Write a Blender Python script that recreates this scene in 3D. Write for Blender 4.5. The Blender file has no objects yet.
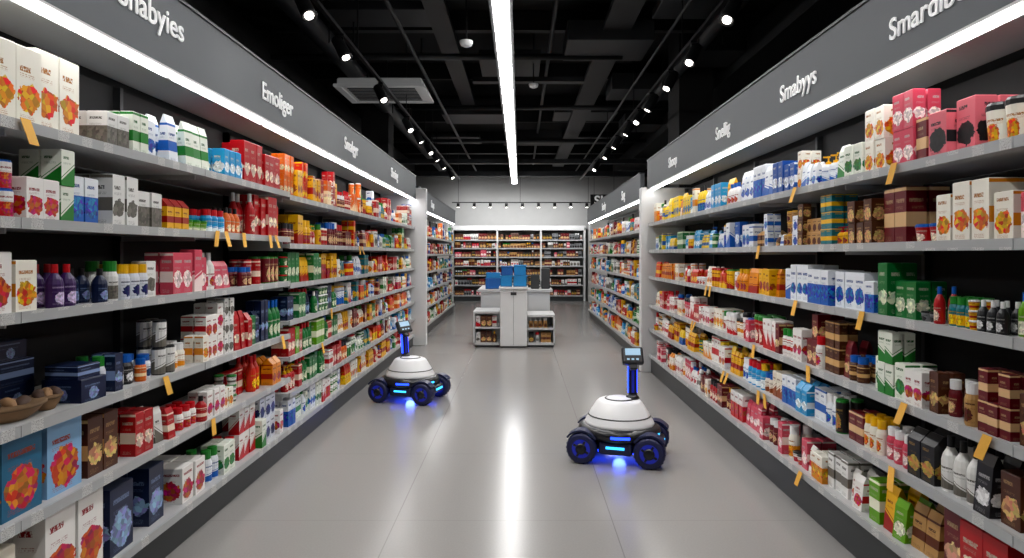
import bpy, math, random
from mathutils import Vector, Matrix
random.seed(31)
sc = bpy.context.scene
F = 650.0
H = 1.6

# ---------------------------------------------------------------- helpers
def lin(hexs):
    hexs = hexs.lstrip('#')
    if len(hexs) == 3: hexs = ''.join(c*2 for c in hexs)
    out = []
    for i in (0, 2, 4):
        c = int(hexs[i:i+2], 16)/255
        out.append(c/12.92 if c <= 0.04045 else ((c+0.055)/1.055)**2.4)
    return tuple(out)+(1.0,)

def mat(name, col, rough=0.5, metal=0.0, emit=None, estr=0.0, noise=0.0, spec=0.5):
    m = bpy.data.materials.new(name); m.use_nodes = True
    nt = m.node_tree; b = nt.nodes['Principled BSDF']
    c = lin(col) if isinstance(col, str) else col
    b.inputs['Base Color'].default_value = c
    b.inputs['Roughness'].default_value = rough
    b.inputs['Metallic'].default_value = metal
    b.inputs['Specular IOR Level'].default_value = spec
    if emit:
        b.inputs['Emission Color'].default_value = lin(emit)
        b.inputs['Emission Strength'].default_value = estr
    if noise > 0:
        tc = nt.nodes.new('ShaderNodeTexCoord'); n = nt.nodes.new('ShaderNodeTexNoise')
        n.inputs['Scale'].default_value = 6; n.inputs['Detail'].default_value = 4
        nt.links.new(tc.outputs['Object'], n.inputs['Vector'])
        mx = nt.nodes.new('ShaderNodeMix'); mx.data_type = 'RGBA'
        mx.inputs[6].default_value = tuple(x*(1-noise) for x in c[:3])+(1,)
        mx.inputs[7].default_value = tuple(min(1, x*(1+noise)) for x in c[:3])+(1,)
        nt.links.new(n.outputs['Fac'], mx.inputs[0])
        nt.links.new(mx.outputs[2], b.inputs['Base Color'])
    return m

class NT:
    def __init__(s, nt): s.nt = nt
    def m(s, op, a, b=None, c=None):
        n = s.nt.nodes.new('ShaderNodeMath'); n.operation = op
        for i, v in enumerate((a, b, c)):
            if v is None: continue
            if isinstance(v, (int, float)): n.inputs[i].default_value = v
            else: s.nt.links.new(v, n.inputs[i])
        return n.outputs[0]
    def rng(s, x, lo, hi):
        return s.m('MULTIPLY', s.m('GREATER_THAN', x, lo), s.m('LESS_THAN', x, hi))
    def comb(s, x, y, z):
        n = s.nt.nodes.new('ShaderNodeCombineXYZ')
        for i, v in enumerate((x, y, z)):
            if isinstance(v, (int, float)): n.inputs[i].default_value = v
            else: s.nt.links.new(v, n.inputs[i])
        return n.outputs[0]
    def noise(s, vec, scale=1, detail=2):
        n = s.nt.nodes.new('ShaderNodeTexNoise')
        n.inputs['Scale'].default_value = scale; n.inputs['Detail'].default_value = detail
        s.nt.links.new(vec, n.inputs['Vector']); return n.outputs['Fac']
    def mix(s, f, a, b):
        n = s.nt.nodes.new('ShaderNodeMix'); n.data_type = 'RGBA'
        for i, v in ((0, f), (6, a), (7, b)):
            if isinstance(v, (int, float)): n.inputs[i].default_value = v
            elif isinstance(v, tuple): n.inputs[i].default_value = v
            else: s.nt.links.new(v, n.inputs[i])
        return n.outputs[2]
    def hsv(s, col, h=.5, sat=1, val=1):
        n = s.nt.nodes.new('ShaderNodeHueSaturation')
        for k, v in (('Hue', h), ('Saturation', sat), ('Value', val)):
            if isinstance(v, (int, float)): n.inputs[k].default_value = v
            else: s.nt.links.new(v, n.inputs[k])
        s.nt.links.new(col, n.inputs['Color']); return n.outputs[0]

def empty(name, loc=(0, 0, 0), rot=(0, 0, 0)):
    e = bpy.data.objects.new(name, None); e.empty_display_size = 0.2
    e.location = loc; e.rotation_euler = rot
    sc.collection.objects.link(e); return e

def link(name, me, m, parent=None, loc=(0, 0, 0), rot=(0, 0, 0), smooth=False):
    o = bpy.data.objects.new(name, me); sc.collection.objects.link(o)
    if m: me.materials.append(m)
    o.location = loc; o.rotation_euler = rot
    if parent: o.parent = parent
    if smooth:
        for p in me.polygons: p.use_smooth = True
    return o

def boxes(name, lst, m, parent=None, bevel=0, loc=(0, 0, 0), rot=(0, 0, 0), segs=2):
    vs, fs = [], []
    for (x0, x1, y0, y1, z0, z1) in lst:
        b = len(vs)
        vs += [(x0, y0, z0), (x1, y0, z0), (x1, y1, z0), (x0, y1, z0), (x0, y0, z1), (x1, y0, z1), (x1, y1, z1), (x0, y1, z1)]
        fs += [tuple(b+i for i in f) for f in ((0, 3, 2, 1), (4, 5, 6, 7), (0, 1, 5, 4), (1, 2, 6, 5), (2, 3, 7, 6), (3, 0, 4, 7))]
    me = bpy.data.meshes.new(name); me.from_pydata(vs, [], fs)
    o = link(name, me, m, parent, loc, rot)
    if bevel:
        md = o.modifiers.new('bev', 'BEVEL'); md.width = bevel; md.segments = segs
    return o

def lathe(name, prof, m, parent=None, loc=(0, 0, 0), rot=(0, 0, 0), segs=32, sx=1, sy=1, smooth=True):
    vs, fs = [], []
    for r, z in prof:
        for k in range(segs):
            a = 2*math.pi*k/segs; vs.append((r*sx*math.cos(a), r*sy*math.sin(a), z))
    for i in range(len(prof)-1):
        for k in range(segs):
            k2 = (k+1) % segs
            fs.append((i*segs+k, i*segs+k2, (i+1)*segs+k2, (i+1)*segs+k))
    fs.append(tuple(reversed(range(segs)))); fs.append(tuple((len(prof)-1)*segs+k for k in range(segs)))
    me = bpy.data.meshes.new(name); me.from_pydata(vs, [], fs)
    o = link(name, me, m, parent, loc, rot, smooth)
    return o

# ---------------------------------------------------------------- materials
def floor_mat():
    m = bpy.data.materials.new('floor_polished_tile'); m.use_nodes = True
    nt = m.node_tree; b = nt.nodes['Principled BSDF']; t = NT(nt)
    tc = nt.nodes.new('ShaderNodeTexCoord'); sp = nt.nodes.new('ShaderNodeSeparateXYZ')
    nt.links.new(tc.outputs['Object'], sp.inputs[0])
    fx = t.m('FRACT', t.m('DIVIDE', t.m('ADD', sp.outputs[0], 0.75+1.3*5), 1.3))
    fy = t.m('FRACT', t.m('DIVIDE', sp.outputs[1], 1.3))
    lx = t.m('LESS_THAN', fx, 0.005); ly = t.m('LESS_THAN', fy, 0.005)
    ln = t.m('MAXIMUM', lx, t.m('MULTIPLY', ly, 0.5))
    n2 = t.noise(tc.outputs['Object'], 90, 3)
    base = t.mix(n2, lin('817f7d'), lin('8c8a88'))
    col = t.mix(t.m('MULTIPLY', ln, 0.5), base, lin('55534f'))
    nt.links.new(col, b.inputs['Base Color'])
    b.inputs['Roughness'].default_value = .21
    b.inputs['Specular IOR Level'].default_value = 0.5
    return m

def product_mat():
    m = bpy.data.materials.new('printed_packaging'); m.use_nodes = True
    nt = m.node_tree; b = nt.nodes['Principled BSDF']; t = NT(nt)
    def attr(n):
        a = nt.nodes.new('ShaderNodeAttribute'); a.attribute_name = n; return a
    A = attr('colA').outputs['Color']; B = attr('colB').outputs['Color']
    ps = nt.nodes.new('ShaderNodeSeparateXYZ'); nt.links.new(attr('pat').outputs['Vector'], ps.inputs[0])
    typ, seed, asp = ps.outputs
    us = nt.nodes.new('ShaderNodeSeparateXYZ'); nt.links.new(attr('uvp').outputs['Vector'], us.inputs[0])
    u, v = us.outputs[0], us.outputs[1]
    s10 = t.m('MULTIPLY', seed, 37.0)
    ua = t.m('MULTIPLY', u, asp)
    on = t.m('GREATER_THAN', typ, .5)
    n = t.noise(t.comb(t.m('ADD', ua, s10), v, s10), 9, 4)
    tv = t.m('ADD', .72, t.m('MULTIPLY', t.m('FRACT', t.m('MULTIPLY', seed, 7.3)), .14))
    tl = t.m('ADD', .55, t.m('MULTIPLY', t.m('FRACT', t.m('MULTIPLY', seed, 13.7)), .33))
    dv = t.m('ABSOLUTE', t.m('SUBTRACT', v, tv))
    tn = t.noise(t.comb(t.m('MULTIPLY', ua, 85.0), t.m('MULTIPLY', v, 26.0), s10), 1, 1)
    title = t.m('MULTIPLY', t.m('GREATER_THAN', u, .14), t.m('LESS_THAN', u, tl))
    title = t.m('MULTIPLY', t.m('MULTIPLY', title, t.m('LESS_THAN', dv, .035)), t.m('GREATER_THAN', tn, .43))
    row = t.m('MULTIPLY', v, 40.0)
    tf = t.noise(t.comb(t.m('MULTIPLY', ua, 110.0), t.m('MULTIPLY', t.m('FLOOR', row), 7.3), s10), 1, 1)
    fine = t.m('MULTIPLY', t.rng(u, .14, .72), t.m('MAXIMUM', t.rng(v, .05, .13), t.rng(v, .61, .67)))
    fine = t.m('MULTIPLY', t.m('MULTIPLY', fine, t.m('LESS_THAN', t.m('FRACT', row), .55)), t.m('GREATER_THAN', tf, .48))
    txt = t.m('MULTIPLY', t.m('MAXIMUM', title, t.m('MULTIPLY', fine, .6)), on)
    dx = t.m('MULTIPLY', t.m('SUBTRACT', u, .5), asp)
    dy = t.m('SUBTRACT', v, .36)
    d = t.m('SQRT', t.m('ADD', t.m('MULTIPLY', dx, dx), t.m('MULTIPLY', dy, dy)))
    d = t.m('ADD', d, t.m('MULTIPLY', t.m('SUBTRACT', n, .5), .22))
    rad = t.m('MULTIPLY', .45, t.m('MINIMUM', asp, .62))
    blob = t.m('MULTIPLY', t.m('LESS_THAN', d, rad), t.rng(typ, .5, 1.5))
    diag = t.m('ADD', v, t.m('MULTIPLY', t.m('SUBTRACT', u, .5), t.m('SUBTRACT', seed, .5)))
    band = t.m('MULTIPLY', t.m('MAXIMUM', t.m('LESS_THAN', diag, .36), t.rng(diag, .42, .45)), t.rng(typ, 1.5, 2.5))
    strp = t.m('MULTIPLY', t.m('MAXIMUM', t.rng(v, .3, .56), t.m('GREATER_THAN', v, .94)), t.rng(typ, 2.5, 3.5))
    full = t.m('MULTIPLY', t.m('LESS_THAN', v, .6), t.rng(typ, 3.5, 4.5))
    mask = t.m('MAXIMUM', t.m('MAXIMUM', blob, band), t.m('MAXIMUM', strp, full))
    vo = nt.nodes.new('ShaderNodeTexVoronoi'); vo.inputs['Scale'].default_value = 12
    nt.links.new(t.comb(t.m('ADD', ua, s10), v, s10), vo.inputs['Vector'])
    vs_ = nt.nodes.new('ShaderNodeSeparateColor'); nt.links.new(vo.outputs['Color'], vs_.inputs[0])
    hue = t.m('ADD', .5, t.m('MULTIPLY', t.m('SUBTRACT', vs_.outputs[0], .5), .14))
    val = t.m('ADD', .45, t.m('MULTIPLY', vs_.outputs[1], .9))
    pic = t.hsv(B, hue, 1.0, val)
    picmask = t.m('MULTIPLY', t.m('MAXIMUM', blob, t.m('MULTIPLY', full, t.m('LESS_THAN', d, t.m('MULTIPLY', rad, 1.1)))), .9)
    B2 = t.mix(picmask, B, pic)
    col = t.mix(mask, A, B2)
    dark = t.hsv(B, .5, 1.0, .5)
    col = t.mix(t.m('MULTIPLY', txt, t.m('SUBTRACT', 1.0, t.m('MULTIPLY', mask, .6))), col, dark)
    nt.links.new(t.hsv(col, .5, 1.1, .93), b.inputs['Base Color'])
    b.inputs['Roughness'].default_value = .36; b.inputs['Specular IOR Level'].default_value = .4
    return m

def lip_mat():
    m = bpy.data.materials.new('shelf_edge_label_strip'); m.use_nodes = True
    nt = m.node_tree; b = nt.nodes['Principled BSDF']; t = NT(nt)
    tc = nt.nodes.new('ShaderNodeTexCoord'); sp = nt.nodes.new('ShaderNodeSeparateXYZ')
    nt.links.new(tc.outputs['Object'], sp.inputs[0])
    s = t.m('MULTIPLY', t.m('ADD', sp.outputs[0], sp.outputs[1]), 7.0)
    cell = t.m('FLOOR', s); fr = t.m('FRACT', s)
    wn = nt.nodes.new('ShaderNodeTexWhiteNoise'); nt.links.new(t.comb(cell, t.m('FLOOR', t.m('MULTIPLY', sp.outputs[2], 8.0)), 0.0), wn.inputs['Vector'])
    on = t.m('MULTIPLY', t.m('GREATER_THAN', wn.outputs['Value'], .5), t.rng(fr, .25, .7))
    tn = t.noise(t.comb(t.m('MULTIPLY', s, 40.0), t.m('MULTIPLY', sp.outputs[2], 260.0), 0.0), 1, 1)
    ink = t.m('MULTIPLY', on, t.m('GREATER_THAN', tn, .58))
    col = t.mix(on, lin('a6a8a9'), lin('c4c5c3'))
    col = t.mix(t.m('MULTIPLY', ink, .7), col, lin('4a4a4c'))
    nt.links.new(col, b.inputs['Base Color']); b.inputs['Roughness'].default_value = .4
    return m

M_floor = floor_mat(); M_prod = product_mat(); M_lip = lip_mat()
M_shelf = mat('shelf_white_metal', 'b8b9ba', .4, noise=.04)
M_back = mat('shelf_back_dark', '0e0e10', .7, noise=.2)
M_backl = mat('shelf_back_light', '5c5b58', .7, noise=.1)
M_up = mat('upright_metal', '3c3e40', .4, .6)
M_head = mat('header_grey', '54585c', .55, noise=.04)
M_white = mat('white_laminate', 'd2d3d3', .4, noise=.03)
M_wallw = mat('wall_white_paint', 'b4b4b3', .8, noise=.04)
M_wallb = mat('wall_black_paint', '0b0b0d', .8, noise=.2)
M_ceil = mat('ceiling_black', '0c0c0e', .9, noise=.3)
M_duct = mat('duct_black', '17181a', .5, .3, noise=.3)
M_ductg = mat('duct_grey', '27292c', .5, .3, noise=.3)
M_blk = mat('black_plastic', '0c0c0e', .35)
M_led = mat('led_diffuser', 'ffffff', .5, emit='fdfcfb', estr=30)
M_leds = mat('shelf_led_diffuser', 'ffffff', .5, emit='fdfcfb', estr=21)
M_lens = mat('spot_lens', 'ffffff', .3, emit='fff8ee', estr=10)
M_text = mat('sign_letter_white', 'f4f4f4', .5, emit='ffffff', estr=.2)
M_tag = mat('price_tag_yellow', 'e3a93c', .6, noise=.1)
M_ac = mat('ac_white', 'b8baba', .5, emit='ffffff', estr=.06)
M_dark = mat('dark_grille', '2a2b2d', .6)
M_wick = mat('wicker_brown', '8c6c4a', .8, noise=.5)
M_wick2 = mat('wicker_rim', '6a5034', .8, noise=.4)
M_pas = [mat('pastry_crust', '4a3428', .7, noise=.4), mat('pastry_crust_light', '987450', .7, noise=.4)]

# ---------------------------------------------------------------- product meshes
class MB:
    def __init__(s): s.v = []; s.f = []; s.uv = []; s.a = []; s.b = []; s.p = []
    def face(s, idx, uvs, a, b, p):
        s.f.append(tuple(idx))
        for w in uvs: s.uv += [w[0], w[1], 0.0]; s.a += a; s.b += b; s.p += p
    def build(s, name, parent=None):
        if not s.f: return None
        me = bpy.data.meshes.new(name); me.from_pydata(s.v, [], s.f)
        for nm, dt, dat in (('uvp', 'FLOAT_VECTOR', s.uv), ('pat', 'FLOAT_VECTOR', s.p)):
            at = me.attributes.new(nm, dt, 'CORNER'); at.data.foreach_set('vector', dat)
        for nm, dat in (('colA', s.a), ('colB', s.b)):
            at = me.attributes.new(nm, 'FLOAT_COLOR', 'CORNER'); at.data.foreach_set('color', dat)
        return link(name, me, M_prod, parent)

class Frame:
    def __init__(s, O, S, N): s.O = Vector(O); s.S = Vector(S); s.N = Vector(N)
    def p(s, a, d, z):
        q = s.O + s.S*a - s.N*d; return (q.x, q.y, q.z+z)

UV4 = ((0, 0), (1, 0), (1, 1), (0, 1))
def loc2(cx, cd, ang, dx, dd):
    c, n = math.cos(ang), math.sin(ang)
    return cx+dx*c-dd*n, cd+dx*n+dd*c

def pbox(mb, fr, a, d, z, w, dp, h, A, B, typ, seed, ang=0, top=1.0, topw=1.0, gable=False):
    b = len(mb.v); hw, hd = w/2, dp/2
    e = min(.004, w*.05)
    ring = lambda zz, kx, kd: [fr.p(*loc2(a, d, ang, sx*hw*kx, sd*hd*kd), z+zz) for sx, sd in ((-1, -1), (1, -1), (1, 1), (-1, 1))]
    if gable:
        mb.v += ring(0, 1, 1)+ring(h*.78, 1, 1)+ring(h, 1, .07)
    elif topw == 1.0:
        mb.v += ring(0, 1, 1)+ring(h-e, 1, 1)+ring(h, 1-e/hw, 1-e/hd)
    else:
        mb.v += ring(0, 1, 1)+ring(h*.82, (1+topw)/2, top)+ring(h, topw, .08)
    asp = w/h
    flip = fr.S.cross(fr.N).z > 0
    for k, (i, j) in enumerate(((0, 1), (1, 2), (2, 3), (3, 0))):
        uv = UV4 if k != 0 or not flip else ((1, 0), (0, 0), (0, 1), (1, 1))
        ty = typ
        ap = asp if k in (0, 2) else dp/h
        if k in (1, 3) and seed < .35 and typ in (1.0,) and w < .12: ty = 3.0
        mb.face((b+i, b+j, b+4+j, b+4+i), uv, A, B, [ty, seed, ap])
        mb.face((b+4+i, b+4+j, b+8+j, b+8+i), ((0, .95), (1, .95), (1, 1), (0, 1)), A if not gable else (B if typ > 1.5 else A), B, [0, seed, asp])
    mb.face((b+8, b+9, b+10, b+11), UV4, A, B, [0, seed, 1])

def plathe(mb, fr, a, d, z, prof, A, B, C, typ, seed, h, segs=14):
    b = len(mb.v)
    for r, zz, c in prof:
        for k in range(segs):
            t = 2*math.pi*k/segs
            mb.v.append(fr.p(a+r*math.cos(t), d+r*math.sin(t), z+zz))
    cols = {'A': A, 'B': B, 'C': C}
    for i in range(len(prof)-1):
        c = prof[i][2]; ty = typ if c == 'L' else 0
        col = A if c == 'L' else cols[c]
        for k in range(segs):
            k2 = (k+1) % segs
            u0 = (k*2/segs) % 1.0; u1 = u0+2/segs
            v0, v1 = (0, 1) if c == 'L' else (0, .01)
            mb.face((b+i*segs+k, b+i*segs+k2, b+(i+1)*segs+k2, b+(i+1)*segs+k),
                    ((u0, v0), (u1, v0), (u1, v1), (u0, v1)), col, B, [ty, seed, 1.0])
    n = len(prof)-1
    mb.face([b+n*segs+k for k in range(segs)], [(0, 0)]*segs, cols.get(prof[n][2], A), B, [0, seed, 1])

def H2(a, b): return (list(lin(a)), list(lin(b)))
PAL = {
 'Wor': H2('f2eee2', 'e08a18'), 'Wrd': H2('eeece8', 'c01a22'), 'Wbl': H2('e8ecf1', '1c5cb4'), 'Wgy': H2('e6e6e3', '6a665e'),
 'Wgr': H2('eaeee2', '2e7c34'), 'Wbr': H2('e8e0d0', '8a4420'), 'RED': H2('b01018', 'f4e0cc'), 'RD2': H2('cc2a1c', 'f4c428'),
 'GRN': H2('126c30', 'e0e8cc'), 'LGR': H2('68a030', 'f0f0d8'), 'NVY': H2('101c3c', '90a4cc'), 'BLU': H2('124c9e', 'e8ecf4'),
 'LBL': H2('8cb4d8', 'c8482c'), 'TEA': H2('14707c', 'f0bc48'), 'TGF': H2('2c6484', 'd05434'), 'CYN': H2('1094d0', 'f4fcff'), 'YEL': H2('e8b020', 'a0201c'),
 'YL2': H2('f0cc40', '1c5aa8'), 'ORG': H2('dc6414', 'ffe8c0'), 'BRN': H2('4a2616', 'd4ac78'), 'DRD': H2('640e1a', 'e0bc90'),
 'PUR': H2('3a2054', 'd8c8e8'), 'BLK': H2('141416', 'b89454'), 'BKW': H2('18191c', 'e0e0e0'), 'PNK': H2('d05c6c', 'fce8e4'), 'GRY': H2('7e8082', '242426'),
 'PBK': H2('e07c86', '1a1a1c'), 'TAN': H2('b89060', '5a2c18'), 'WNV': H2('dce0e8', '142c60'), 'ORR': H2('e08818', 'a01c16'),
}
DARKP = ('NVY', 'BLK', 'BKW', 'GRY', 'PUR', 'BRN', 'DRD', 'RED', 'GRN', 'BLU')
CAPS = ['ececec', '161618', 'c01a22', '1c5cb4', 'e8b020', '2e7c34', 'ececec']
HS = 1.2
ALT = ['jar', 'bottle', 'tub', 'pouch', 'can', 'gable', 'pump', 'bottle']

def put_item(mb, fr, kind, s, d, z, w, dp, h, A, B, typ, seed, cap):
    C = list(lin(cap)); r = w/2*.95
    if kind == 'box': pbox(mb, fr, s, d, z, w, dp, h, A, B, typ, seed, random.uniform(-.05, .05))
    elif kind == 'gable': pbox(mb, fr, s, d, z, w, dp, h, A, B, typ, seed, random.uniform(-.04, .04), gable=True)
    elif kind == 'pouch': pbox(mb, fr, s, d, z, w, dp*.8, h, A, B, typ, seed, random.uniform(-.1, .1), top=.55, topw=.94)
    elif kind == 'can':
        plathe(mb, fr, s, d, z, [(r*.92, 0, 'C'), (r, h*.04, 'L'), (r, h*.93, 'C'), (r*.93, h*.96, 'C'), (r*.93, h, 'C')], A, B, C, typ, seed, h)
    elif kind in ('cup', 'tub'):
        plathe(mb, fr, s, d, z, [(r*.76, 0, 'L'), (r*.96, h*.82, 'C'), (r*1.0, h*.83, 'C'), (r*1.0, h*.93, 'C'), (r*.84, h, 'C')], A, B, C, typ, seed, h)
    elif kind == 'jar':
        plathe(mb, fr, s, d, z, [(r*.9, 0, 'A'), (r, h*.06, 'L'), (r, h*.62, 'A'), (r*.78, h*.74, 'C'), (r*.82, h*.75, 'C'), (r*.82, h, 'C')], A, B, C, typ, seed, h)
    elif kind == 'bottle':
        plathe(mb, fr, s, d, z, [(r*.9, 0, 'A'), (r, h*.05, 'L'), (r, h*.55, 'A'), (r*.85, h*.66, 'A'), (r*.36, h*.8, 'C'), (r*.4, h*.81, 'C'), (r*.38, h, 'C')], A, B, C, typ, seed, h)
    elif kind == 'pump':
        plathe(mb, fr, s, d, z, [(r*.9, 0, 'A'), (r, h*.05, 'L'), (r, h*.6, 'A'), (r*.7, h*.7, 'C'), (r*.45, h*.72, 'C'), (r*.42, h*.8, 'C'), (r*.12, h*.82, 'C'), (r*.12, h*.94, 'C'), (r*.3, h*.95, 'C'), (r*.28, h, 'C')], A, B, C, typ, seed, h, 12)
        pbox(mb, fr, s, d-r*.4, z+h*.94, r*.3, r*.9, h*.05, C, C, 0, 0)

def fill(mb, fr, spec, z, gap, smax, depth=.46, lo=.02, rows=2, dens=.97, alt=.3):
    s0, s1, kinds, pals, h0, w = spec
    h = h0*HS
    s = s0; s1 = min(s1, smax)
    first = True
    while s < s1-.03:
        kind = random.choice(kinds); pn = random.choice(pals); P = PAL[pn]
        if w < .1 and len(pals) > 1 and random.random() < alt: kind = random.choice(ALT)
        hh = min(h*random.uniform(.72, 1.14), gap-.035); ww = w*random.uniform(.78, 1.1)
        if w > .12: hh = min(h*random.uniform(.95, 1.05), gap-.02); ww = w*random.uniform(.92, 1.02)
        if kind == 'tub': hh = min(hh, ww*.9)
        if kind in ('bottle', 'pump', 'can', 'jar'): ww = min(ww, .078)
        if first: ww = min(ww, s1-s-.002); first = False
        dp = ww*random.uniform(.7, 1.1) if kind == 'box' else ww
        if ww > .15: dp = ww*.7
        n = random.choice((1, 1, 2, 2, 3, 3)) if ww < .14 else random.choice((1, 2))
        typ = random.choice((1, 1, 1, 2, 3, 4)); seed = random.random(); cap = random.choice(CAPS)
        if (pn in DARKP and typ in (2, 4)) or w > .11: typ = 1
        f0 = lo+random.uniform(0, .05)
        stack = 1
        if kind in ('box', 'can', 'tub'):
            while stack < 3 and hh*(stack+1) < gap-.03 and random.random() < .7: stack += 1
        for i in range(n):
            if s+ww > s1: break
            rr = max(1, min(rows, int((depth-f0)/(dp+.008))))
            for r in range(rr):
                if r == 0 and random.random() > dens: continue
                if r > 0 and random.random() < .1: continue
                for k in range(stack if r > 0 or random.random() < .85 else 1):
                    put_item(mb, fr, kind, s+ww/2, f0+dp/2+r*(dp+.008)+random.uniform(-.004, .004), z+k*hh, ww*.97, dp, hh, P[0], P[1], float(typ), seed, cap)
            s += ww+.003
        if s+.04 > s1: break
        s += random.choice((.0, .002, .005, .02))

# ---------------------------------------------------------------- shelving
def shelving(name, fr, bays, depth, header=None, texts=(), back=M_back, rot=0, side_panels=()):
    root = empty(name)
    def bx(s0, s1, d0, d1, z0, z1):
        p, q = Vector(fr.p(s0, d0, z0)), Vector(fr.p(s1, d1, z1))
        return (min(p.x, q.x), max(p.x, q.x), min(p.y, q.y), max(p.y, q.y), min(p.z, q.z), max(p.z, q.z))
    boards, lips, ups, backs, kicks, brk = [], [], [], [], [], []
    smin = min(b[0] for b in bays); smax = max(b[1] for b in bays)
    ztop = header[0] if header else bays[0][2][-1]+.4
    for (s0, s1, levels) in bays:
        for i, z in enumerate(levels):
            boards.append(bx(s0, s1, .012, depth, z-.028, z))
            lips.append(bx(s0, s1, 0, .012, z-.036, z+.006))
        n = max(1, round((s1-s0)/1.25)); L = (s1-s0)/n
        for k in range(n+1):
            s = s0+k*L
            ups.append(bx(s-.015, s+.015, depth-.012, depth+.03, 0, ztop))
            for z in levels[1:]:
                brk.append(bx(s-.004, s+.004, .06, depth-.01, z-.055, z-.028))
                lips.append(bx(s-.004, s+.004, -.003, .0, z-.036, z+.006))
        kicks.append(bx(s0, s1, .03, depth, 0, levels[0]-.028))
    backs.append(bx(smin, smax, depth+.03, depth+.06, 0, ztop))
    boxes('shelf_boards', boards, M_shelf, root); boxes('label_strips', lips, M_lip, root)
    boxes('uprights', ups, M_up, root); boxes('brackets', brk, M_shelf, root)
    boxes('back_panel', backs, back, root); boxes('kick_plinth', kicks, M_up, root)
    if header:
        z0, z1 = header
        boxes('header_board', [bx(smin, smax, -.02, .04, z0, z1)], M_head, root)
        boxes('header_trim', [bx(smin, smax, -.03, .05, z1, z1+.015)], M_up, root)
        boxes('canopy', [bx(smin, smax, .04, depth+.06, z0+.06, z0+.085)], M_shelf, root)
        boxes('led_housing', [bx(smin, smax, -.02, .09, z0-.012, z0-.001)], M_white, root)
        led = []
        s = smin
        while s < smax-.1:
            e = min(s+1.25, smax); led.append(bx(s+.03, e-.03, .012, .05, z0-.026, z0-.013)); s = e
        boxes('led_strip', led, M_leds, root)
        for (txt, sc0, size, zc) in texts:
            cu = bpy.data.curves.new('sign_text', 'FONT'); cu.body = txt; cu.size = size; cu.extrude = .003; cu.offset = size*.008
            cu.align_x = 'CENTER'; cu.align_y = 'CENTER'
            o = bpy.data.objects.new('sign_lettering', cu); sc.collection.objects.link(o); cu.materials.append(M_text)
            o.location = fr.p(sc0, -.026, zc); o.rotation_euler = (math.pi/2, 0, rot); o.parent = root
    if side_panels: boxes('end_panel', [bx(*s) for s in side_panels], M_white, root, bevel=.01)
    return root

def stock(name, fr, levels, ztop, specs, smax, parent=None, **kw):
    for i, z in enumerate(levels):
        gap = (levels[i+1] if i+1 < len(levels) else ztop)-z-.03
        mb = MB()
        for sp in specs[i]: fill(mb, fr, sp, z, gap, smax, **kw)
        mb.build(name, parent)

B, C, J, T, P_, U = 'box', 'can', 'jar', 'bottle', 'pouch', 'cup'
XL, XR = 1.84, 1.74
frL = Frame((-XL, 0, 0), (0, 1, 0), (1, 0, 0))
frR = Frame((XR, 0, 0), (0, 1, 0), (-1, 0, 0))
Llev = [.2, .61, .96, 1.38, 1.73, 2.09]
Llev2 = [.2, .48, .77, 1.06, 1.36, 1.68, 2.07]
Rlev = [.25, .60, .92, 1.30, 1.65, 2.01]
D = .5
shelving('grocery_shelving', frL, [(1.0, 5.2, Llev), (5.2, 11.35, Llev2)], D, header=(2.57, 2.95), rot=math.pi/2,
         texts=[('Shabyies', 3.22, .17, 2.79), ('Emoliger', 4.88, .175, 2.75), ('Smalgyr', 7.0, .18, 2.75), ('Shoing', 9.4, .19, 2.75)],
         side_panels=[(11.36, 11.5, -.2, D+.1, 0, 2.75)])
shelving('grocery_shelving', frR, [(1.0, 8.78, Rlev)], D, header=(2.48, 2.85), rot=-math.pi/2,
         texts=[('Smardibo', 2.75, .14, 2.63), ('Smabyys', 4.02, .155, 2.64), ('Snellig', 5.5, .155, 2.64), ('Shoop', 7.3, .16, 2.64)],
         side_panels=[(8.8, 8.95, -.1, D+.1, 0, 2.5)])

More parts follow.
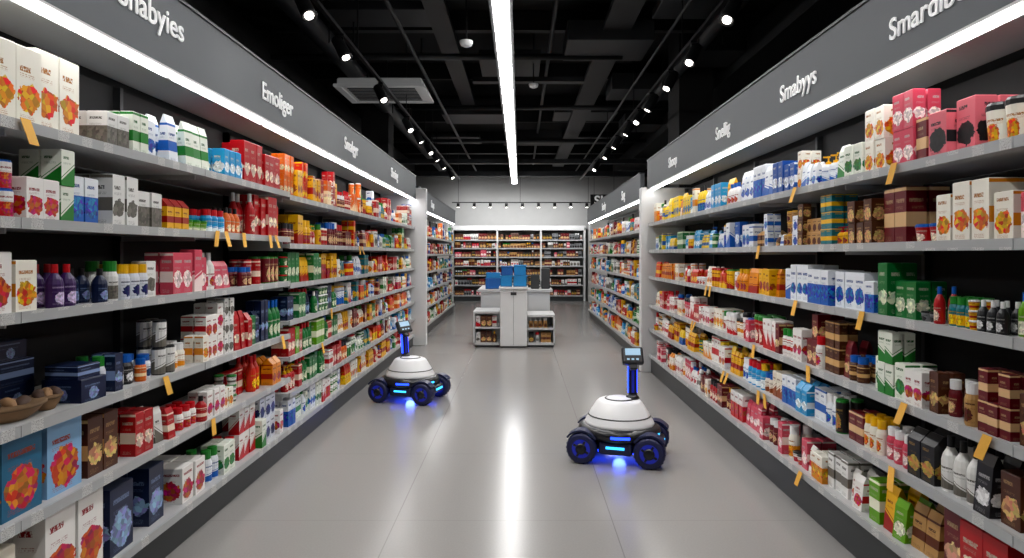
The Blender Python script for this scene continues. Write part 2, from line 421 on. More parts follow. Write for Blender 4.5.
specL = [
 [(1.05, 2.55, [B], ['Wbr', 'Wgy', 'Wrd'], .26, .14), (2.57, 2.95, [B], ['Wrd'], .3, .18), (2.97, 3.32, [B], ['NVY'], .27, .2), (3.33, 3.62, [B], ['NVY'], .24, .15), (3.63, 3.95, [B], ['Wbl', 'Wrd', 'LBL'], .17, .13),
  (3.95, 5.15, [B, B, J], ['Wbl', 'Wrd', 'NVY', 'Wgr', 'WNV'], .15, .085)],
 [(1.05, 2.36, [B], ['RED', 'Wrd', 'RED'], .24, .16), (2.37, 2.6, [B], ['TGF'], .26, .22), (2.61, 2.85, [B], ['LBL'], .26, .22), (2.86, 3.16, [B], ['Wgr', 'BRN', 'Wor'], .26, .1),
  (3.17, 3.6, [B, P_], ['Wrd', 'RED', 'DRD', 'Wgy'], .17, .085), (3.6, 4.4, [B, J], ['BLK', 'Wor', 'RED', 'PNK', 'Wrd', 'Wgy'], .13, .07), (4.4, 5.15, [T, B], ['RED', 'RD2', 'ORR'], .2, .08)],
 [(2.95, 3.4, [B, J], ['BKW', 'NVY', 'ORG', 'WNV', 'BLK'], .13, .075), (3.42, 4.3, [B, P_], ['Wgr', 'YEL', 'Wor', 'Wgy', 'Wrd'], .13, .08), (4.3, 5.15, [T, B], ['RED', 'GRN', 'NVY', 'BLU'], .22, .08)],
 [(1.05, 2.6, [B], ['Wrd', 'Wrd', 'Wor'], .18, .11), (2.62, 2.82, [T], ['PUR'], .19, .07), (2.83, 3.0, [T], ['NVY'], .17, .07), (3.0, 3.5, [B, J], ['GRY', 'Wgy', 'WNV'], .15, .08), (3.5, 4.35, [B], ['Wgy', 'Wrd', 'Wgy', 'PNK'], .18, .095),
  (4.4, 5.15, [C, J, B], ['RED', 'Wrd', 'DRD'], .15, .08)],
 [(1.05, 2.45, [C], ['Wrd', 'Wor'], .09, .08), (2.45, 3.0, [B], ['Wrd', 'Wgy', 'Wgr', 'Wbl'], .17, .09), (3.0, 3.45, [B], ['Wgy', 'Wbr', 'Wgy'], .18, .1), (3.47, 4.45, [B, P_, J], ['YEL', 'ORG', 'BRN', 'CYN', 'LGR', 'Wor'], .14, .075),
  (4.47, 5.15, [B], ['RED', 'RED', 'RD2'], .26, .09)],
 [(1.05, 2.93, [B], ['Wor'], .26, .125), (2.95, 3.45, [B], ['Wbl', 'Wgy', 'Wgr'], .15, .08), (3.47, 4.1, [B, P_], ['Wbl', 'YL2', 'Wor', 'CYN', 'Wgr'], .2, .095), (4.1, 4.45, [B], ['Wor', 'CYN', 'Wbl'], .17, .08),
  (4.45, 5.15, [B], ['RED', 'RD2', 'RED'], .25, .1)],
]
stock('packaged_groceries', frL, Llev, 2.5, specL, 5.16)
mb = MB()
for (s, d, k, w, dp, h) in [(2.50, .34, 0, .19, .17, .1), (2.50, .34, 1, .18, .16, .1), (2.7, .34, 0, .2, .18, .1), (2.7, .34, 1, .2, .17, .1), (2.7, .35, 2, .17, .15, .08), (2.24, .36, 0, .2, .16, .1), (2.24, .36, 1, .2, .16, .07), (2.86, .12, 0, .15, .18, .1), (2.85, .12, 1, .13, .15, .06), (1.9, .36, 0, .2, .16, .14), (1.6, .36, 0, .2, .16, .14)]:
    pbox(mb, frL, s, d, .96+k*.1, w, dp, h, *PAL['NVY'], 3.0 if k == 1 else 1.0, random.random(), random.uniform(-.1, .1))
mb.build('navy_electronics_boxes')
mixB = ['RED', 'GRN', 'YEL', 'ORG', 'BLU', 'Wrd', 'CYN', 'RD2', 'Wor', 'Wgr', 'DRD', 'TEA', 'Wgy', 'Wbl', 'RED']
specL2 = []
lead = [(['Wbl', 'Wrd', 'Wgr'], B), (['RED', 'GRN', 'Wrd'], B), (['GRN', 'LGR', 'RED'], T), (['GRN', 'NVY', 'BLU', 'GRN'], T), (['RED', 'GRN', 'YEL'], B), (['GRN', 'YEL', 'RED', 'DRD'], J), (['ORG', 'RD2', 'YEL', 'RED'], B)]
for i in range(7):
    pl, kd = lead[i]
    specL2.append([(5.25, 6.8, [kd, B], pl, .19, .08), (6.8, 8.4, [B, J, C, P_], random.sample(mixB, 5), .17, .085), (8.4, 9.9, [B, T], random.sample(mixB, 5), .17, .09), (9.9, 11.3, [B, P_], random.sample(mixB, 5), .17, .09)])
stock('packaged_groceries', frL, Llev2, 2.5, specL2, 11.3)

specR = [
 [(1.05, 2.36, [T, J], ['ORG', 'RD2', 'ORG'], .22, .09), (2.37, 2.82, [B], ['RED', 'RED', 'DRD'], .24, .13), (2.84, 3.4, [B, P_], ['YEL', 'BRN', 'TAN', 'LGR'], .16, .09), (3.4, 4.5, [B, P_], ['Wrd', 'YEL', 'PNK', 'Wor', 'Wgy'], .16, .08),
  (4.5, 8.7, [B, J, P_], ['Wrd', 'PNK', 'Wor', 'RED', 'Wgy', 'DRD'], .17, .085)],
 [(1.05, 2.45, [B], ['BLK', 'BRN', 'BKW'], .21, .11), (2.45, 3.0, [B, P_], ['Wgy', 'BLK', 'BKW', 'Wrd'], .22, .09), (3.0, 3.6, [B, J], ['DRD', 'PNK', 'Wor', 'BRN'], .13, .07), (3.6, 5.3, [B, J], ['CYN', 'Wbl', 'TEA', 'Wbr', 'BLU', 'BLK'], .14, .075),
  (5.3, 8.7, [B, P_], ['YEL', 'Wrd', 'RED', 'Wor', 'YL2'], .17, .085)],
 [(1.05, 2.35, [P_, B], ['BRN', 'DRD', 'BLK', 'TAN'], .15, .075), (2.35, 2.85, [B, J], ['BKW', 'BRN', 'DRD', 'RED', 'TAN'], .13, .065), (2.85, 3.4, [B], ['Wgr', 'Wrd', 'Wgr'], .13, .075), (3.4, 4.5, [B, J], ['Wrd', 'DRD', 'BRN', 'RED'], .15, .07),
  (4.5, 8.7, [B, U], ['RED', 'PNK', 'Wrd', 'Wor', 'Wrd'], .17, .08)],
 [(1.05, 2.95, [J, T, B, P_, 'tub'], ['YEL', 'GRY', 'TEA', 'ORG', 'BKW', 'RED', 'Wgy', 'LGR'], .12, .05), (2.95, 3.3, [B], ['GRN'], .2, .1), (3.3, 4.5, [B], ['Wbl'], .17, .1), (4.5, 8.7, [B, P_], ['YEL', 'RD2', 'Wrd', 'ORR', 'Wor'], .15, .08)],
 [(1.05, 2.33, [B], ['PNK', 'RED'], .18, .1), (2.34, 2.76, [B], ['Wor'], .19, .115), (2.77, 3.02, [J], ['DRD', 'RED'], .14, .085), (3.03, 3.25, [B], ['DRD'], .2, .1), (3.26, 4.9, [B], ['YEL', 'BRN', 'TEA', 'CYN', 'TAN', 'Wbl'], .09, .075),
  (4.9, 5.7, [B], ['BLU', 'CYN', 'Wbl'], .16, .1), (5.7, 8.7, [B, P_], ['YEL', 'CYN', 'GRN', 'YL2', 'Wbl'], .15, .085)],
 [(1.05, 2.56, [U], ['Wor', 'ORG', 'Wor'], .17, .1), (2.57, 2.85, [B], ['PBK'], .2, .115), (2.86, 3.2, [B], ['PNK', 'Wrd', 'DRD'], .19, .1), (3.2, 4.2, [B, P_], ['Wbl', 'Wgy', 'Wgr', 'Wor'], .14, .08), (4.2, 5.3, [P_, B], ['Wbl', 'BLU', 'Wbl'], .2, .1),
  (5.3, 8.7, [B, P_, T], ['YEL', 'ORG', 'Wor', 'CYN', 'Wrd', 'YL2', 'Wbl'], .2, .1)],
]
stock('packaged_groceries', frR, Rlev, 2.42, specR, 8.72)

def rnd_specs(n, s0, s1, pals, h=.19, w=.095):
    out = []
    for i in range(n):
        L = []; s = s0
        while s < s1:
            e = s+random.uniform(.8, 1.8); L.append((s, min(e, s1), [B, B, P_, J], random.sample(pals, min(5, len(pals))), h, w)); s = e
        out.append(L)
    return out
Flev = [.2, .55, .9, 1.25, 1.6, 1.95]
shelving('grocery_shelving', frL, [(11.6, 18.3, Flev)], D, header=(2.45, 2.8), rot=math.pi/2, back=M_backl, texts=[('Shays', 13.5, .22, 2.62)])
stock('packaged_groceries', frL, Flev, 2.4, rnd_specs(6, 11.65, 18.25, mixB), 18.25, rows=1)
shelving('grocery_shelving', frR, [(9.3, 16.6, Flev)], D, header=(2.4, 2.75), rot=-math.pi/2, back=M_backl, texts=[('Sing', 10.8, .22, 2.57), ('Smoby', 13.3, .22, 2.57)])
stock('packaged_groceries', frR, Flev, 2.35, rnd_specs(6, 9.35, 16.55, mixB), 16.55, rows=1)
frB = Frame((0, 22.0, 0), (1, 0, 0), (0, -1, 0))
Blev = [.2, .55, .88, 1.2, 1.5, 1.8, 2.08]
rs = shelving('rear_shelving_unit', frB, [(-2.25, 2.15, Blev)], .4, back=M_backl,
         side_panels=[(-2.32, -2.26, -.02, .46, 0, 2.5), (-.8, -.74, -.02, .4, 0, 2.45), (.68, .74, -.02, .4, 0, 2.45), (2.16, 2.22, -.02, .46, 0, 2.5), (-2.32, 2.22, -.02, .46, 2.4, 2.56)])
stock('packaged_groceries', frB, Blev, 2.4, rnd_specs(7, -2.2, 2.1, ['DRD', 'BRN', 'BLK', 'Wrd', 'Wgy', 'PNK', 'DRD', 'GRY', 'TAN', 'BRN'], .17, .1), 2.1, parent=rs, rows=1)

# price tags
def tags(fr, lst, name):
    vs, fs = [], []
    for (s, z, n) in lst:
        for k in range(n):
            a = s+k*.11; w, h = .05, .095; b = len(vs)
            tl = random.uniform(-.4, .4); out = random.uniform(.004, .03)
            for (da, dz, o) in ((-w/2, 0, .014), (w/2, 0, .014), (w/2+tl*h, -h, .014+out), (-w/2+tl*h, -h, .014+out)):
                vs.append(fr.p(a+da, -o, z+.01+dz))
            for (da, dz, o) in ((-w/2, 0, .012), (w/2, 0, .012), (w/2+tl*h, -h, .012+out), (-w/2+tl*h, -h, .012+out)):
                vs.append(fr.p(a+da, -o, z+.01+dz))
            fs += [(b, b+1, b+2, b+3), (b+7, b+6, b+5, b+4), (b, b+4, b+5, b+1), (b+1, b+5, b+6, b+2), (b+2, b+6, b+7, b+3), (b+3, b+7, b+4, b)]
    me = bpy.data.meshes.new(name); me.from_pydata(vs, [], fs); return link(name, me, M_tag)
tags(frL, [(2.4, 2.09, 1), (3.35, .96, 1), (3.87, .61, 1), (3.93, 1.73, 2), (4.3, 1.73, 1), (4.75, 1.73, 2), (2.95, .2, 1), (6.3, 1.06, 1), (7.4, 1.68, 2), (5.0, .96, 1), (6.0, .77, 1)], 'shelf_price_tags')
tags(frR, [(2.92, .92, 1), (3.02, .6, 1), (3.28, 1.3, 1), (4.07, 1.3, 1), (4.08, 2.01, 1), (4.8, .92, 1), (4.6, .6, 2), (4.7, 1.65, 1), (5.9, 1.3, 2), (3.0, 2.01, 1), (3.9, .92, 1), (5.4, .6, 2), (4.0, .25, 1), (6.4, .92, 2), (2.4, .92, 1)], 'shelf_price_tags')

# wicker baskets
for (s, d, r, rz) in [(2.22, .13, .15, .2), (2.5, .13, .13, -.2), (2.69, .12, .075, .4), (1.85, .13, .15, 0)]:
    e = empty('wicker_basket', frL.p(s, d, .96), (0, 0, rz))
    lathe('bowl', [(r*.55, 0), (r*.8, .02), (r*1.02, .05), (r*1.08, .056), (r*.98, .053), (r*.75, .028), (r*.3, .018), (.001, .018)], M_wick, e, segs=28, sx=.7, sy=1)
    lathe('rim', [(r*1.03, .048), (r*1.1, .052), (r*1.1, .06), (r*1.03, .062)], M_wick2, e, segs=28, sx=.7, sy=1)
    for k in range(3):
        lathe('pastry', [(.001, -.06), (.016, -.05), (.024, -.02), (.024, .02), (.016, .05), (.001, .06)], M_pas[k % 2], e,
              loc=(.02*(k-1), .05*(k-1)*r/.15, .062), rot=(math.pi/2, random.uniform(-.3, .3), random.uniform(.2, 1.2)), segs=14)

# ---------------------------------------------------------------- room shell
boxes('floor', [(-5, 5, -3, 23, -.1, 0)], M_floor)
boxes('ceiling', [(-5, 5, -3, 23, 4.9, 5.0)], M_ceil)
boxes('wall_left', [(-5.1, -5, -3, 23, 0, 5)], M_wallb)
boxes('wall_right', [(5, 5.1, -3, 23, 0, 5)], M_wallb)
boxes('wall_front', [(-5.1, 5.1, -3.1, -3, 0, 5)], M_wallb)
boxes('wall_back', [(-5.1, 5.1, 22.6, 22.75, 0, 5)], M_wallw)
boxes('bulkhead', [(-5, 5, 21.4, 21.6, 4.15, 4.9)], M_wallb)
boxes('structural_column', [(-2.95, -2.45, 12.1, 12.6, 0, 4.9)], M_wallb)
boxes('structural_column', [(2.35, 2.85, 9.6, 10.3, 0, 4.9)], M_wallb)
boxes('partition_left', [(-5, -2.46, 18.4, 18.55, 0, 3.2)], M_wallw)
boxes('partition_right', [(2.36, 5, 16.7, 16.85, 0, 3.2)], M_wallw)
boxes('partition_wing', [(-2.9, -2.4, 18.6, 21.9, 0, 2.6)], M_wallw)
boxes('partition_wing', [(2.3, 2.8, 16.9, 21.9, 0, 2.6)], M_wallw)

# ceiling services
root = empty('ceiling_ductwork')
rc = random.Random(5)
bm = []
y = 1.2
while y < 22:
    bm.append((-5, 5, y, y+rc.choice((.08, .12, .2)), 4.62, 4.88)); y += rc.uniform(1.2, 2.8)
boxes('joists', bm, M_duct, root)
boxes('cable_trays', [(-1.1, -.85, 0, 13, 4.42, 4.5), (1.05, 1.4, 3, 21, 4.42, 4.5), (-4.2, -3.4, 0, 21, 4.1, 4.5), (3.0, 3.8, 0, 21, 4.15, 4.5)], M_duct, root)
pan = []
for (x, y, w, l) in [(.5, 5.2, .9, .8), (-.85, 6.6, 1.0, .5), (1.6, 6.9, .9, 1.0), (.6, 8.2, 1.1, .9), (-2.3, 7.6, 1.2, .6), (2.4, 8.6, 1.0, .8), (-.6, 9.4, .9, 1.0), (1.5, 10.6, 1.2, .8), (-1.5, 12.4, 1.3, .9), (.7, 13.2, 1.3, .9), (2.2, 13.6, 1.2, .9), (-.4, 15.5, 1.4, .8), (1.4, 16.2, 1.3, 1), (-2.2, 16, 1.2, 1)]:
    pan.append((x, x+w, y, y+l, 4.36+rc.uniform(-.1, .15), 4.56))
boxes('vent_boxes', pan, M_ductg, root, bevel=.01)
for x, r, z in ((-.35, .02, 4.52), (.42, .03, 4.5), (2.3, .11, 4.3), (-2.5, .13, 4.35), (1.75, .02, 4.2), (-1.4, .025, 4.25)):
    lathe('conduit', [(r, 0), (r, 21)], M_ductg, root, loc=(x, 0, z), rot=(-math.pi/2, 0, 0), segs=14)
for yy, x0, x1 in ((5.4, .3, 4.9), (8.9, -4.9, 1.4), (12.0, -2, 4.9), (15.5, -4.9, 4.9), (18.9, -4.9, 4.9)):
    lathe('cross_pipe', [(.045, x0), (.045, x1)], M_ductg, root, loc=(0, yy, 4.3), rot=(0, math.pi/2, 0), segs=12)
boxes('cross_beam', [(-.7, .95, 9.6, 9.75, 4.15, 4.22), (-4.9, 4.9, 17.2, 17.4, 4.0, 4.12), (-4.9, 4.9, 19.6, 19.8, 3.95, 4.1)], M_ductg, root)
hang = []
for x in (-2.05, -2.35, 2.2, 2.5):
    for yy in range(4, 20, 2): hang.append((x-.008, x+.008, yy, yy+.016, 4.2, 4.7))
boxes('hanger_rods', hang, M_duct, root)

# linear light
root = empty('linear_ceiling_light')
boxes('housing', [(-.29, -.07, -1.5, 21.4, 3.93, 4.0)], M_duct, root)
seg = []; y = -1.4
while y < 21.2:
    seg.append((-.255, -.105, y+.004, min(y+1.5, 21.3)-.004, 3.905, 3.929)); y += 1.5
boxes('diffuser', seg, M_led, root)
boxes('suspension', [(-.185, -.175, yy, yy+.01, 4.0, 4.9) for yy in (2, 5, 8, 11, 14, 17, 20)], M_duct, root)

# track lights
def track(x, ys, aim, zt=3.75):
    root = empty('track_lighting')
    boxes('rail', [(x-.02, x+.02, 0, 19, zt, zt+.035)], M_blk, root)
    boxes('rods', [(x-.006, x+.006, yy, yy+.012, zt+.035, 4.9) for yy in range(1, 19, 3)], M_blk, root)
    for i, yy in enumerate(ys):
        h = empty('spot_head', (x, yy, zt-.14)); h.parent = root
        boxes('arm', [(-.012, .012, -.012, .012, .03, .14), (-.03, .03, -.06, .06, .12, .14)], M_blk, h)
        tgt = Vector((aim*.9, random.choice((-.7, -.4, .2)), -1.7)).normalized()
        q = tgt.to_track_quat('Z', 'Y').to_euler()
        lathe('can', [(.04, -.14), (.058, -.13), (.062, .08), (.068, .1), (.05, .1), (.045, .07)], M_duct, h, rot=q, segs=20)
        lathe('lens', [(.036, .082), (.036, .103)], M_lens, h, rot=q, segs=20)
        if i % 2 == 0:
            ld = bpy.data.lights.new('spot_lamp', 'SPOT'); ld.energy = 135; ld.spot_size = 1.6; ld.spot_blend = .8; ld.shadow_soft_size = .06
            ld.color = (1, .96, .91)
            lo = bpy.data.objects.new('spot_lamp', ld); sc.collection.objects.link(lo); lo.parent = h
            lo.rotation_euler = tgt.to_track_quat('-Z', 'Y').to_euler(); lo.location = tgt*.12
track(-1.75, [1.2, 2.6, 4.0, 5.3, 6.4, 8.2, 10.2, 11.2, 12.5, 13.4, 14.6, 16.5], 1)
track(1.75, [1.2, 2.6, 4.0, 5.4, 6.6, 7.6, 8.7, 9.6, 10.5, 11.8, 13.1, 15], -1)
root = empty('rear_downlights')
boxes('rail', [(-2.2, 2.4, 21.0, 21.04, 3.25, 3.28)], M_blk, root)
boxes('rods', [(x, x+.012, 21.01, 21.022, 3.28, 4.9) for x in (-2, 0, 2.2)], M_blk, root)
for k in range(9):
    lathe('head', [(.03, 0), (.05, .02), (.05, .13)], M_blk, root, loc=(-2+k*.52, 21.02, 3.11), segs=14)
    lathe('lens', [(.04, -.006), (.04, 0)], M_lens, root, loc=(-2+k*.52, 21.02, 3.11), segs=14)
for x in (-1.6, 0, 1.6):
    ld = bpy.data.lights.new('rear_lamp', 'SPOT'); ld.energy = 85; ld.spot_size = 2.5; ld.spot_blend = .8; ld.shadow_soft_size = .08
    lo = bpy.data.objects.new('rear_lamp', ld); sc.collection.objects.link(lo); lo.parent = root
    lo.location = (x, 20.95, 3.08); lo.rotation_euler = (math.radians(60), 0, 0)

# AC cassette
root = empty('ceiling_air_conditioner', (-2.05, 9.95, 4.05))
boxes('casing', [(-.62, .62, -.5, .5, 0, .12)], M_ac, root, bevel=.03)
boxes('grille', [(-.5, .5, -.36+k*.09, -.335+k*.09, -.012, .001) for k in range(9)], M_dark, root)
boxes('frame', [(-.66, .66, -.54, -.46, -.02, .02), (-.66, .66, .46, .54, -.02, .02), (-.66, -.56, -.54, .54, -.02, .02), (.56, .66, -.54, .54, -.02, .02)], M_ac, root, bevel=.008)
boxes('hangers', [(-.55, -.53, 0, .02, .1, .85), (.53, .55, 0, .02, .1, .85)], M_duct, root)
for (x, y, z) in ((-.57, 6.9, 3.8), (.2, 9.6, 4.05)):
    r = empty('smoke_detector', (x, y, z))
    lathe('body', [(.03, 0), (.06, .015), (.07, .04), (.07, .06)], M_ac, r, segs=20)
    boxes('stem', [(-.008, .008, -.008, .008, .06, 4.9-z)], M_duct, r)

# hanging department sign at rear
root = empty('hanging_sign')
boxes('board', [(1.95, 2.75, 18.0, 18.06, 2.9, 3.25)], M_blk, root)
boxes('wires', [(2.05, 2.06, 18.02, 18.03, 3.25, 4.9), (2.6, 2.61, 18.02, 18.03, 3.25, 4.9)], M_blk, root)
cu = bpy.data.curves.new('t', 'FONT'); cu.body = 'SIO'; cu.size = .36; cu.extrude = .004; cu.offset = .008; cu.align_x = 'CENTER'; cu.align_y = 'CENTER'; cu.materials.append(M_text)
o = bpy.data.objects.new('sign_lettering', cu); sc.collection.objects.link(o); o.location = (2.33, 17.99, 3.07); o.rotation_euler = (math.pi/2, 0, 0); o.parent = root

# ---------------------------------------------------------------- island counter
root = empty('service_counter')
boxes('pedestal', [(-.34, .12, 11.06, 11.55, .03, 1.0)], M_white, root, bevel=.01)
boxes('pedestal_cap', [(-.36, .14, 11.03, 11.58, 1.0, 1.04)], M_white, root, bevel=.008)
boxes('pedestal_seam', [(-.112, -.108, 11.057, 11.06, .05, .98)], M_up, root)
boxes('pedestal_plinth', [(-.32, .10, 11.1, 11.5, 0, .03), (-.78, -.36, 11.2, 11.85, 0, .04), (.14, .58, 11.2, 11.85, 0, .04)], M_up, root)
boxes('wing_frames', [(-.80, -.35, 11.12, 11.9, .04, .08), (-.80, -.35, 11.12, 11.9, .32, .35), (-.80, -.35, 11.12, 11.9, .58, .62), (-.80, -.77, 11.12, 11.9, .04, .6), (-.80, -.35, 11.85, 11.9, .04, .6),
                      (.13, .60, 11.12, 11.9, .04, .08), (.13, .60, 11.12, 11.9, .3, .33), (.13, .60, 11.12, 11.9, .52, .56), (.57, .60, 11.12, 11.9, .04, .55), (.13, .6, 11.85, 11.9, .04, .55)], M_shelf, root, bevel=.004)
boxes('rear_cabinet', [(-.72, .55, 11.95, 13.4, 0, .9)], M_shelf, root, bevel=.01)
boxes('rear_worktop', [(-.78, .6, 11.92, 13.5, .9, .95)], M_shelf, root, bevel=.006)
boxes('label_plate', [(-.16, -.06, 11.05, 11.06, .9, .95)], M_dark, root)
boxes('card_terminal', [(.2, .36, 12.1, 12.2, .95, 1.22), (.4, .56, 12.12, 12.3, .95, 1.34)], M_dark, root, bevel=.02)
frC = Frame((0, 11.14, 0), (1, 0, 0), (0, -1, 0))
mb = MB()
for z in (.08, .35):
    fill(mb, frC, (-.76, -.37, [B, P_], ['Wor', 'Wgy', 'BRN', 'TAN', 'Wrd'], .2, .09), z, .22, -.37)
for z in (.08, .33):
    fill(mb, frC, (.15, .55, [B, J], ['Wgy', 'BRN', 'TAN', 'BLK'], .18, .09), z, .2, .55)
frC2 = Frame((0, 12.6, 0), (1, 0, 0), (0, -1, 0))
fill(mb, frC2, (-.6, .5, [B, J, T], ['BLK', 'BLU', 'Wgy', 'BKW', 'TEA'], .2, .09), .95, .5, .5)
mb.build('counter_display_goods', root)
M_cr = mat('crate_blue', '1a84c4', .4, noise=.08); M_cr2 = mat('crate_deep_blue', '105aa4', .4, noise=.08)
def crate(x, y, z, w, d, h, m):
    e = empty('blue_crate', (x, y, z)); e.parent = root
    t = .012
    boxes('walls', [(-w/2, w/2, -d/2, -d/2+t, 0, h), (-w/2, w/2, d/2-t, d/2, 0, h), (-w/2, -w/2+t, -d/2, d/2, 0, h), (w/2-t, w/2, -d/2, d/2, 0, h), (-w/2, w/2, -d/2, d/2, 0, t)], m, e, bevel=.003)
    boxes('rim', [(-w/2-.008, w/2+.008, -d/2-.008, -d/2+.004, h-.02, h), (-w/2-.008, w/2+.008, d/2-.004, d/2+.008, h-.02, h), (-w/2-.008, -w/2+.004, -d/2, d/2, h-.02, h), (w/2-.004, w/2+.008, -d/2, d/2, h-.02, h)], m, e, bevel=.003)
    boxes('ribs', [(-w/2+k*w/5-.004, -w/2+k*w/5+.004, -d/2-.006, -d/2, .01, h-.02) for k in range(1, 5)], m, e)
    boxes('lid', [(-w/2+.01, w/2-.01, -d/2+.01, d/2-.01, h-.03, h-.012)], m, e)
crate(-.235, 11.28, 1.04, .2, .34, .19, M_cr); crate(.0, 11.28, 1.04, .23, .34, .19, M_cr)
crate(-.22, 11.3, 1.23, .2, .3, .16, M_cr2); crate(.0, 11.3, 1.23, .21, .3, .18, M_cr)
crate(-.5, 12.2, .95, .28, .3, .2, M_cr2); crate(-.5, 12.2, 1.15, .26, .28, .1, M_cr)

# ---------------------------------------------------------------- robots
M_rw = mat('robot_white_shell', 'dcdddf', .3, noise=.02)
M_rb = mat('robot_black_chassis', '0b0d14', .3)
M_rn = mat('robot_navy_fender', '121a40', .35)
M_tire = mat('robot_tire', '0d1340', .5, noise=.3)
M_bl = mat('robot_blue_led', '1030ff', .4, emit='1a3cff', estr=5)
M_cy = mat('robot_cyan_led', '30c0ff', .4, emit='3ab8ff', estr=2.2)
M_hub = mat('robot_hub', '162270', .35, .2, emit='1a2cff', estr=.16)
M_scr = mat('robot_screen', '90b0c8', .2, emit='a8c8e0', estr=.35)

def arc_fender(name, r0, r1, w, m, parent, loc, a0=15, a1=165, n=16):
    vs, fs = [], []
    for i in range(n+1):
        a = math.radians(a0+(a1-a0)*i/n)
        for r in (r0, r1):
            for y in (-w/2, w/2): vs.append((r*math.cos(a), y, r*math.sin(a)))
    for i in range(n):
        b = i*4; c = b+4
        fs += [(b, c, c+1, b+1), (b+2, b+3, c+3, c+2), (b, b+2, c+2, c), (b+1, c+1, c+3, b+3)]
    fs += [(0, 1, 3, 2), (n*4, n*4+2, n*4+3, n*4+1)]
    me = bpy.data.meshes.new(name); me.from_pydata(vs, [], fs)
    return link(name, me, m, parent, loc)

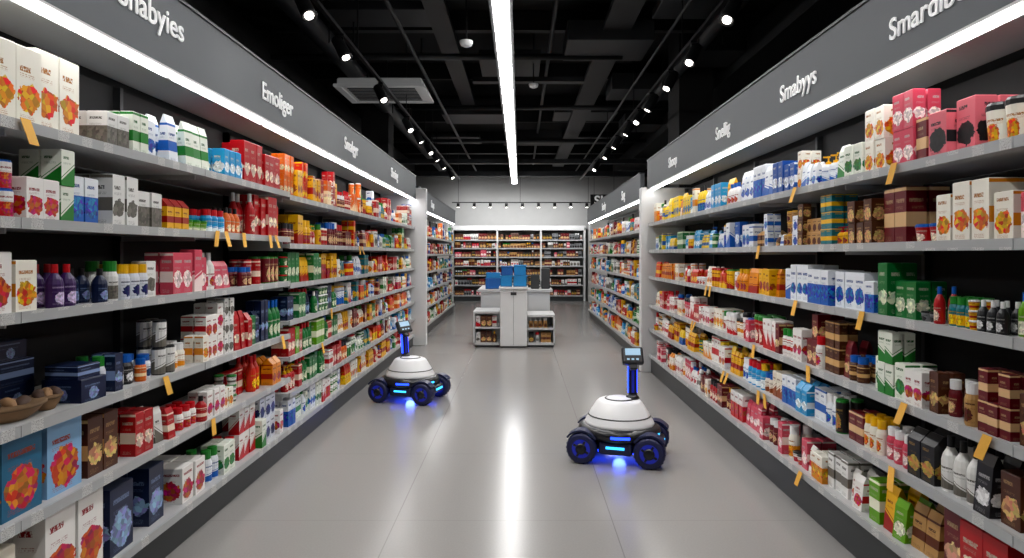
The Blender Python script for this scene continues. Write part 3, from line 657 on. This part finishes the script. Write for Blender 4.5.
def robot(loc, rz, post, yaw, lean=0):
    R = empty('delivery_robot', loc, (0, 0, rz))
    wr = .118
    for i, (x, y) in enumerate(((-.255, -.2), (.255, -.2), (.255, .2), (-.255, .2))):
        W = empty('wheel_%d' % (i+1), (x, y*1.12, wr)); W.parent = R
        rt = (math.pi/2, 0, 0)
        lathe('tire', [(.07, -.055), (.1, -.06), (.114, -.048), (wr, -.02), (wr, .02), (.114, .048), (.1, .06), (.07, .055)], M_tire, W, rot=rt, segs=36)
        lathe('hub', [(.03, -.058), (.066, -.056), (.076, -.054), (.076, .054), (.066, .056), (.03, .058)], M_hub, W, rot=rt, segs=24, smooth=False)
        boxes('spokes', [(-.066, .066, -.064, .064, -.009, .009), (-.009, .009, -.064, .064, -.066, .066)], M_rb, W, bevel=.003, rot=(0, .5, 0))
        lathe('hub_cap', [(.03, -.07), (.042, -.064), (.042, .064), (.03, .07)], M_rb, W, rot=rt, segs=20)
        tb = bpy.data.meshes.new('treads'); v2, f2 = [], []
        for k in range(22):
            a = 2*math.pi*k/22; ca, sa = math.cos(a), math.sin(a)
            for yy in (-.04, .04):
                for (rr, tt) in ((wr-.004, -.006), (wr+.0015, -.006), (wr+.0015, .006), (wr-.004, .006)):
                    v2.append((rr*ca-tt*sa, yy, rr*sa+tt*ca))
            b = k*8
            f2 += [(b, b+1, b+2, b+3), (b+7, b+6, b+5, b+4), (b+1, b+5, b+6, b+2), (b, b+4, b+5, b+1), (b+3, b+2, b+6, b+7)]
        tb.from_pydata(v2, [], f2); link('treads', tb, M_tire, W)
        arc_fender('fender', .126, .14, .1, M_rn, W, (0, 0, 0), 35, 145)
    boxes('chassis', [(-.3, .3, -.17, .17, .085, .2)], M_rb, R, bevel=.03, segs=3)
    boxes('side_skirt', [(-.13, .13, -.25, .25, .075, .18)], M_rn, R, bevel=.025, segs=3)
    boxes('bumper', [(-.345, -.28, -.12, .12, .1, .18), (.28, .345, -.12, .12, .1, .18)], M_rb, R, bevel=.02, segs=3)
    boxes('light_bar', [(-.07, .07, -.256, -.249, .125, .143), (-.07, .07, .249, .256, .125, .143), (.344, .349, -.08, .08, .13, .15), (-.349, -.344, -.08, .08, .13, .15)], M_cy, R)
    boxes('underglow', [(-.25, .25, -.15, -.13, .07, .084), (-.25, .25, .13, .15, .07, .084)], M_bl, R)
    lathe('deck', [(.27, .17), (.315, .19), (.325, .22), (.315, .25), (.28, .268)], M_rb, R, segs=48, sx=1.0, sy=.9)
    lathe('dome', [(.268, .262), (.274, .272), (.268, .29), (.222, .37), (.18, .435), (.165, .449), (.148, .456), (.05, .46), (.001, .46)], M_rw, R, segs=48, sx=1.0, sy=.9)
    lathe('dome_seam', [(.244, .33), (.2475, .332), (.243, .339), (.238, .339)], M_dark, R, segs=48, sx=1.0, sy=.9)
    lathe('top_cap', [(.10, .456), (.105, .462), (.09, .47), (.001, .472)], M_rw, R, segs=32, sx=1, sy=.9)
    lathe('top_ring', [(.11, .454), (.116, .46), (.108, .465), (.1, .46)], M_dark, R, segs=32, sx=1, sy=.9)
    for a0 in (-150, -95, -40, 40, 120):
        vs, fs = [], []
        for k in range(9):
            a = math.radians(a0+k*3.2)
            for z in (.21, .23): vs.append((.328*math.cos(a), .328*.9*math.sin(a), z))
        for k in range(8): fs.append((k*2, k*2+2, k*2+3, k*2+1))
        me = bpy.data.meshes.new('deck_light'); me.from_pydata(vs, [], fs); link('deck_light', me, M_cy if a0 != -95 else M_bl, R)
    P = empty('mast', (post[0], post[1], .458), (0, lean, yaw)); P.parent = R
    lathe('mast_foot', [(.055, 0), (.05, .02), (.035, .035)], M_rb, P, segs=20)
    boxes('mast_post', [(-.033, .033, -.022, .022, .02, .27)], M_rb, P, bevel=.008)
    boxes('mast_light', [(-.01, .01, -.0255, -.0215, .05, .24)], M_hub, P)
    boxes('mast_sides', [(-.037, -.032, -.015, .015, .05, .25), (.032, .037, -.015, .015, .05, .25)], M_bl, P)
    Hd = empty('head', (0, -.01, .325), (math.radians(-30), 0, 0)); Hd.parent = P
    boxes('head_shell', [(-.085, .085, -.025, .03, -.06, .085)], M_rb, Hd, bevel=.018, segs=3)
    boxes('head_screen', [(-.06, .06, -.0275, -.024, .01, .066)], M_scr, Hd)
    boxes('head_buttons', [(-.05+k*.036, -.03+k*.036, -.0275, -.024, -.03, -.016) for k in range(3)], M_scr, Hd)
    boxes('head_neck', [(-.03, .03, -.01, .025, -.1, -.055)], M_rb, Hd, bevel=.008)
    ld = bpy.data.lights.new('underglow_lamp', 'POINT'); ld.energy = 3.2; ld.color = (.08, .16, 1); ld.shadow_soft_size = .05
    lo = bpy.data.objects.new('underglow_lamp', ld); sc.collection.objects.link(lo); lo.parent = R; lo.location = (0, 0, .06)
    return R
robot((.785, 5.14, 0), math.radians(-16), (.10, .03), math.radians(16), .0)
robot((-1.21, 7.17, 0), math.radians(-16), (-.07, .02), math.radians(60), -.06)

# ---------------------------------------------------------------- world, camera
w = bpy.data.worlds.new('world'); sc.world = w; w.use_nodes = True
w.node_tree.nodes['Background'].inputs[0].default_value = (.02, .02, .022, 1)
cam = bpy.data.cameras.new('camera'); co = bpy.data.objects.new('camera', cam); sc.collection.objects.link(co)
cam.sensor_width = 36; cam.lens = 36*F/1024; cam.shift_x = -8/1024; cam.shift_y = -25/1024
co.location = (0, 0, H); co.rotation_euler = (math.pi/2, 0, 0); sc.camera = co
sc.view_settings.view_transform = 'Standard'
sc.view_settings.exposure = -0.05
